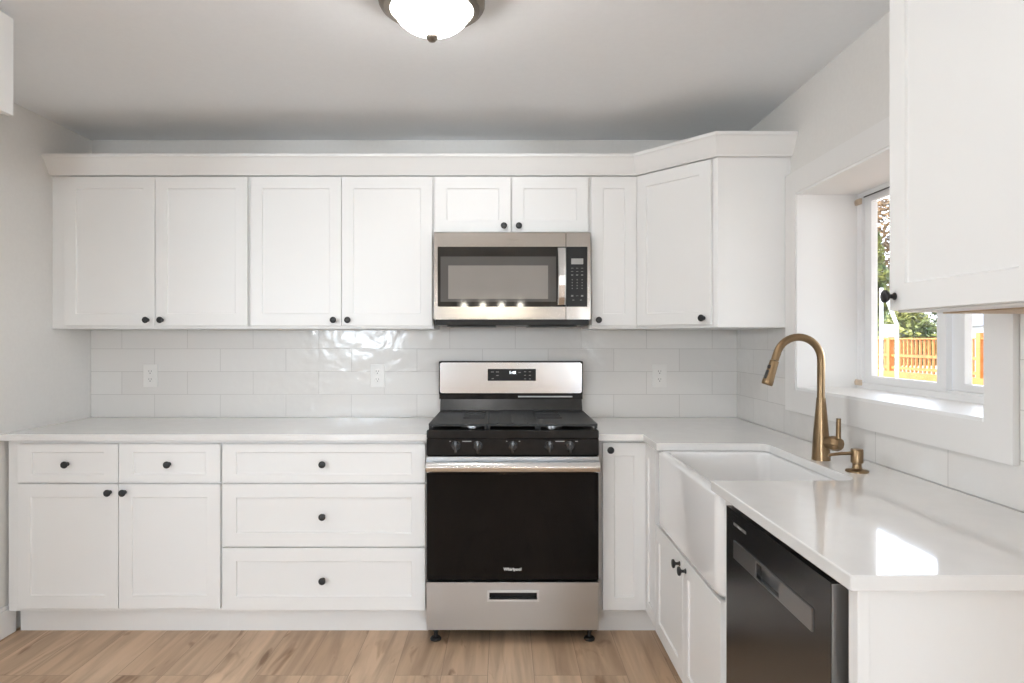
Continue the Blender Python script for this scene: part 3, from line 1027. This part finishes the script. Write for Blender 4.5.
# ------------------------------------------------------------------ microwave
mw = thing('microwave', (.04, -.2, 1.405), 'stainless over-the-range microwave with black window and keypad', 'microwave')
MX0, MX1, MZ0, MZ1 = -.3405, .4200, 1.436, 1.857
mb = dbox(bmesh.new(), MX0 + .002, MX1 - .002, .012, .372, 1.436, MZ1)
build('body', mb, M['panel_black'], mw)
ut = dbox(bmesh.new(), MX0 + .006, MX1 - .006, .012, .386, 1.408, 1.4355, .003)
for k in range(2):
    xa = MX0 + .06 + k * .40
    dbox(ut, xa, xa + .24, .08, .35, 1.402, 1.409, .002)
build('underside_vent', ut, M['panel_black'], mw)
GX0, GX1, GZ0, GZ1, SX = -.3215, .4040, 1.497, 1.788, .2985
dmw = bmesh.new()
plate(dmw, [MX0, GX0, SX], [MZ0, GZ0, GZ1, MZ1], {(1, 1)}, .028, TR(0, -.400, 0))
md = build('door', dmw, M['steel_warm'], mw)
build('door_glass', dbox(bmesh.new(), GX0, SX, .376, .3985, GZ0, GZ1), M['micro_glass'], md)
build('tinted_pane', dbox(bmesh.new(), -.3075, .2525, .3985, .3990, 1.5215, 1.7405), M['micro_pane'], md)
build('screened_window', dbox(bmesh.new(), -.270, .2135, .3990, .3994, 1.535, 1.697), M['micro_mesh'], md)
hm = bmesh.new()
hh = [(1.506, .404), (1.54, .419), (1.60, .428), (1.645, .430), (1.69, .428), (1.75, .419), (1.782, .404)]
hv = []
for z, d in hh:
    hv.append([hm.verts.new((x, -dd_, z)) for x, dd_ in ((.260, d - .014), (.260, d), (.2655, d + .004), (.292, d + .004), (.2975, d), (.2975, d - .014))])
for a, c in zip(hv, hv[1:]):
    for k in range(6):
        hm.faces.new((a[k], a[(k + 1) % 6], c[(k + 1) % 6], c[k]))
hm.faces.new(hv[0]); hm.faces.new(hv[-1])
build('handle', hm, M['steel_light'], md)
build('logo', text_bm('Whirlpool', .0135, TR(.041, -.4003, 1.823)), M['logo_grey'], md)
cpm = bmesh.new()
plate(cpm, [SX + .003, GX1, MX1], [MZ0, GZ0, GZ1, MZ1], {(0, 1)}, .028, TR(0, -.400, 0))
cpo = build('control_column', cpm, M['steel_warm'], mw)
build('keypad_panel', dbox(bmesh.new(), SX + .003, GX1, .376, .3985, GZ0, GZ1, .001), M['panel_black'], cpo)
build('display', dbox(bmesh.new(), .326, .384, .3985, .3992, 1.703, 1.731), M['lcd'], cpo)
for j, z in enumerate((1.684, 1.668, 1.651, 1.628, 1.614, 1.600, 1.586, 1.550)):
    for i, x in enumerate((.3305, .3545, .3785)):
        w_, h_ = ((.011, .0022) if j < 2 else ((.010, .005) if j == 2 else ((.004, .005) if j < 7 else (.011, .008 if i != 1 else .002))))
        build('key', box(bmesh.new(), x - w_ / 2, x + w_ / 2, -.3991, -.3984, z - h_ / 2, z + h_ / 2), M['mark_dim'], cpo)
for x in (.336, .373):
    build('key', box(bmesh.new(), x - .005, x + .005, -.3991, -.3984, 1.528, 1.531), M['mark_dim'], cpo)

# ------------------------------------------------------------------ dishwasher
dw = thing('dishwasher', (.95, -2.0, 0), 'dark stainless dishwasher under the worktop, near end of the peninsula', 'dishwasher')
build('body', dbox(bmesh.new(), .665, XR - .02, 1.70, 2.29, .10, .868), M['panel_black'], dw)
ds_ = [1.703, 1.915, 2.055, 2.277]
db = bmesh.new()
plate(db, ds_, [.118, .748, .790, .872], {(1, 1)}, .014, TR(.6245, 0, 0, FACE_LEFT))
dbox(db, .640, .657, 1.703, 2.277, .118, .744)
dbox(db, .640, .657, 1.703, 2.277, .795, .872)
dbox(db, .652, .657, 1.703, 2.277, .70, .83)
ddo = build('door', db, M['steel_dark'], dw)
build('door_edge', dbox(bmesh.new(), .6255, .6585, 2.2772, 2.2795, .118, .870), M['steel_grey'], ddo)
hs_ = bmesh.new()
plate(hs_, [1.766, 1.917, 2.053, 2.208], [.7465, .7495, .7885, .7935], {(1, 1)}, .0035, TR(.621, 0, 0, FACE_LEFT))
ho = build('handle_strip', hs_, M['steel_grey'], ddo)
build('badge', dbox(bmesh.new(), .6232, .6245, 1.762, 1.850, .834, .841), M['badge'], ddo)
build('handle_pocket', dbox(bmesh.new(), .6375, .6395, 1.915, 2.055, .746, .792), M['steel_grey'], ho)
bt_ = text_bm('Whirlpool', .0065, TR(.6228, -1.807, .8375, FACE_LEFT))
build('logo', bt_, M['mark'], ddo)
build('toe_panel', dbox(bmesh.new(), .70, .72, 1.70, 2.30, 0, .10), M['panel_black'], dw)

# ------------------------------------------------------------------ wall outlets
def outlet_meshes(t_, x, z):
    pb = dbox(bmesh.new(), x - .0385, x + .0385, .0102, .0155, z - .062, z + .062, .0018)
    p_ = build('cover_plate', pb, M['plate'], t_)
    for dz in (-.0215, .0215):
        fbm_ = bmesh.new()
        lathe(fbm_, [(0, 0), (.0165, 0), (.0165, .0015), (.0155, .002), (0, .002)], 20, Matrix.Translation((x, -.0155, z + dz)) @ Matrix.Rotation(R(90), 4, 'X'), cap=False)
        s_ = build('socket', fbm_, M['plate'], p_)
        sl = bmesh.new()
        for sx in (-.0065, .0065):
            box(sl, x + sx - .001, x + sx + .001, -.0179, -.0174, z + dz, z + dz + .008)
        box(sl, x - .0025, x + .0025, -.0179, -.0174, z + dz - .009, z + dz - .005)
        build('socket_slots', sl, M['dark'], p_)
    build('screw', lathe(bmesh.new(), [(0, 0), (.003, 0), (.003, .001), (0, .001)], 10, Matrix.Translation((x, -.0155, z)) @ Matrix.Rotation(R(90), 4, 'X'), cap=False), M['plate'], p_)
for x, lab in ((-1.926, 'white double wall outlet on the tile nearest the left wall'),
               (-.689, 'white double wall outlet on the tile just left of the range'),
               (.847, 'white double wall outlet on the tile right of the range')):
    outlet_meshes(thing('wall_outlet', (x, -.01, 1.141), lab, 'outlet', 'outlets in the tile backsplash'), x, 1.141)

# ------------------------------------------------------------------ lights
LX, LY = -.2215, -1.53
cl = thing('ceiling_light', (LX, LY, ZC), 'flush ceiling light with frosted glass dome and bronzed rim', 'ceiling light')
TL = Matrix.Translation((LX, LY, 0))
build('pan', lathe(bmesh.new(), [(0, ZC - .0005), (.150, ZC - .0005), (.158, ZC - .012), (.163, 2.385), (.163, 2.368), (.158, 2.360), (.150, 2.357), (.147, 2.352), (.128, 2.348), (.120, 2.356), (.05, 2.38), (0, 2.38)], 40, TL, cap=False), M['pan'], cl, smooth=40)
dome = []
for k in range(13):
    a = R(90 * k / 12)
    dome.append((max(.1185 * math.cos(a), 0), 2.357 - .076 * math.sin(a)))
build('glass_dome', lathe(bmesh.new(), dome, 40, TL, cap=False), M['dome'], cl, smooth=60)
build('finial', lathe(bmesh.new(), [(0, 2.284), (.013, 2.284), (.0185, 2.274), (.0175, 2.264), (.010, 2.255), (0, 2.252)], 20, TL, cap=False), M['pan'], cl, smooth=50)

ch = thing('pendant_light', (-.155, -5.3, ZC), 'bronze cage pendant with four lit bulbs, reflected in the microwave door', 'pendant light')
cg = bmesh.new()
cx0, cx1, cy0, cy1, cz0, cz1, r_ = -.61, .30, -5.40, -5.20, 1.62, 1.99, .008
for y in (cy0, cy1):
    for z in (cz0, cz1):
        box(cg, cx0, cx1, y - r_, y + r_, z - r_, z + r_)
    for x in (cx0, cx1):
        box(cg, x - r_, x + r_, y - r_, y + r_, cz0, cz1)
for x in (cx0, cx1):
    for z in (cz0, cz1):
        box(cg, x - r_, x + r_, cy0, cy1, z - r_, z + r_)
box(cg, cx0, cx1, -5.3 - r_, -5.3 + r_, cz1 - r_, cz1 + r_)
cgo = build('cage', cg, M['cage'], ch)
for x in (-.325, .03):
    build('stem', box(bmesh.new(), x - .006, x + .006, -5.306, -5.294, cz1, ZC - .02), M['cage'], ch)
build('canopy', box(bmesh.new(), -.42, .12, -5.36, -5.24, ZC - .022, ZC - .0005, .004), M['cage'], ch)
for x in (-.50, -.265, -.03, .205):
    so = build('socket', lathe(bmesh.new(), [(.006, cz1), (.006, 1.84), (.018, 1.835), (.018, 1.80), (0, 1.80)], 14, Matrix.Translation((x, -5.3, 0)), cap=False), M['cage'], ch)
    build('bulb', lathe(bmesh.new(), [(.012, 1.80), (.026, 1.785), (.034, 1.765), (.032, 1.745), (.02, 1.728), (0, 1.722)], 16, Matrix.Translation((x, -5.3, 0)), cap=False), M['bulb'], so, smooth=60)

# ------------------------------------------------------------------ outdoors, beyond the window
g_ = build('ground', box(bmesh.new(), 1.75, 60, -25, 70, -1.2, -.9), M['soil'])
g_['kind'] = 'structure'
RXX = 10.5
dk = thing('timber_deck', (RXX, 13.0, -.1), 'orange stained timber deck with railing outside the window', 'deck')
rb = bmesh.new()
box(rb, RXX - .05, RXX + .09, 8.6, 17.2, 1.345, 1.385, .005)
build('top_rail', rb, M['cedar'], dk)
build('middle_rail', box(bmesh.new(), RXX - .02, RXX + .02, 8.6, 17.2, .885, .955), M['cedar'], dk)
build('bottom_rail', box(bmesh.new(), RXX - .02, RXX + .02, 8.6, 17.2, .56, .63), M['cedar'], dk)
for y in (8.7, 10.59, 13.9, 17.1):
    build('post', box(bmesh.new(), RXX - .07, RXX + .07, y - .07, y + .07, -.9, 1.50, .01), M['cedar'], dk)
bp_ = None
y = 8.9
while y < 17.0:
    if bp_ is None:
        bp_ = build('baluster', box(bmesh.new(), RXX + .02, RXX + .06, 8.9 - .03, 8.9 + .03, .50, 1.345), M['cedar'], dk)
    else:
        c_ = bp_.copy()
        C.objects.link(c_)
        c_.location = bp_.location + Vector((0, y - 8.9, 0))
    y += .165
dp = dk
build('edge_board', box(bmesh.new(), RXX - .13, RXX - .085, 8.4, 17.4, .28, .50), M['cedar'], dp)
build('floor_boards', box(bmesh.new(), RXX - .085, RXX + 5.5, 8.4, 17.4, .42, .495), M['deckboard'], dp)
build('skirt', box(bmesh.new(), RXX + .1, RXX + .14, 8.4, 17.4, -.9, .42), M['soil'], dp)

wp = thing('pole', (9.7, 12.9, -.9), 'pair of white outdoor poles, one with a bend, in front of the orange railing', 'pole')
def at(px, py, X):
    s = (px - 504) / X
    return Vector((X, 640 / s - 3.5, 1.336 - (py - 340) / s))
XP = 9.7
a = at(881.5, 288, XP); b_ = at(881.5, 366, XP)
build('post', tube(bmesh.new(), [(a.x, a.y, -.9), tuple(a)], .04, 12), M['white_paint'], wp, smooth=50)
c1, c2 = at(886, 296, XP), at(897, 325, XP)
build('bent_pole', tube(bmesh.new(), [tuple(c1), tuple(c2), (c2.x, c2.y, c2.z - .15), (c2.x, c2.y, -.9)], .042, 12), M['white_paint'], wp, smooth=50)
q1 = at(885.5, 331, XP)
build('box', box(bmesh.new(), q1.x - .1, q1.x + .1, q1.y - .25, q1.y + .1, q1.z - .16, q1.z + .16, .01), M['white_paint'], wp)

def tree(name, loc, h, rad, mats, n, label, cone=True, trunk_h=None, leaf=.16, z0=.6):
    t_ = thing(name, loc, label, 'tree')
    lx, ly, lz = loc
    th = trunk_h or h * .8
    build('trunk', tube(bmesh.new(), [(lx, ly, lz), (lx + .05, ly, lz + th * .5), (lx, ly + .05, lz + th)], [.22, .15, .03], 10), M['bark'], t_, smooth=50)
    vs, fs = [], []
    for i in range(n):
        k = random.random()
        if cone:
            k = k ** 1.5
            rr = rad * (1 - k) * (.75 + .25 * math.sin(k * 38)) + .1
            zz = z0 + k * (h - z0)
        else:
            u = 2 * k - 1
            rr = rad * math.sqrt(max(1 - u * u, 0)) * (1 + .18 * math.sin(7 * k + i % 5))
            zz = z0 + (h - z0) * k
        an = random.uniform(0, 2 * math.pi)
        r2 = rr * math.sqrt(random.uniform(.35, 1))
        p = Vector((r2 * math.cos(an), r2 * math.sin(an), lz + zz + random.uniform(-.12, .12) - .15 * r2)) + Vector((lx, ly, 0)) - Vector(loc)
        nx = Vector((random.gauss(0, 1), random.gauss(0, 1), random.gauss(0, 1))).normalized()
        ny = nx.orthogonal().normalized()
        s1, s2 = leaf * random.uniform(.6, 1.3), leaf * random.uniform(.35, .7)
        b0 = len(vs)
        vs += [p - nx * s1, p - ny * s2, p + nx * s1, p + ny * s2]
        fs.append((b0, b0 + 1, b0 + 2, b0 + 3))
    me = bpy.data.meshes.new('foliage')
    me.from_pydata([tuple(v) for v in vs], [], fs)
    link('foliage', me, mats, t_)
    return t_

tree('conifer', (21.5, 33.4, -.9), 8.4, 2.1, M['leaf_lime'], 5200, 'sunlit yellow-green conifer seen at left of the window', True)
tree('broadleaf_tree', (25.5, 39.5, -.9), 11.6, 2.5, M['leaf_autumn'], 4200, 'tall tree with autumn brown crown behind the conifer', False, 8, .22, 5.0)
tree('bush', (21.0, 28.0, -.9), 5.6, 1.8, M['leaf_green'], 5200, 'broad dark green bush behind the orange railing', False, 2, .17, .3)
tree('bush', (17.4, 24.1, -.9), 3.6, 1.25, M['leaf_lime'], 4200, 'light green bush directly behind the deck, left of the dark bush', False, 1.6, .13, .3)

hs2 = thing('house', (22.5, 23.5, -.9), 'white house with grey shingle roof at right of the window view', 'house')
build('wall', box(bmesh.new(), 20.7, 24.5, 21.5, 25.4, -.9, 1.95), M['white_paint'], hs2)
rf = bmesh.new()
v_ = [rf.verts.new(p) for p in ((20.4, 21.2, 1.95), (20.4, 25.7, 1.95), (24.8, 25.7, 1.95), (24.8, 21.2, 1.95), (22.6, 21.2, 3.3), (22.6, 25.7, 3.3))]
for f in ((0, 1, 5, 4), (2, 3, 4, 5), (0, 4, 3), (1, 2, 5), (0, 3, 2, 1)):
    rf.faces.new([v_[i] for i in f])
build('roof', rf, M['shingle'], hs2)
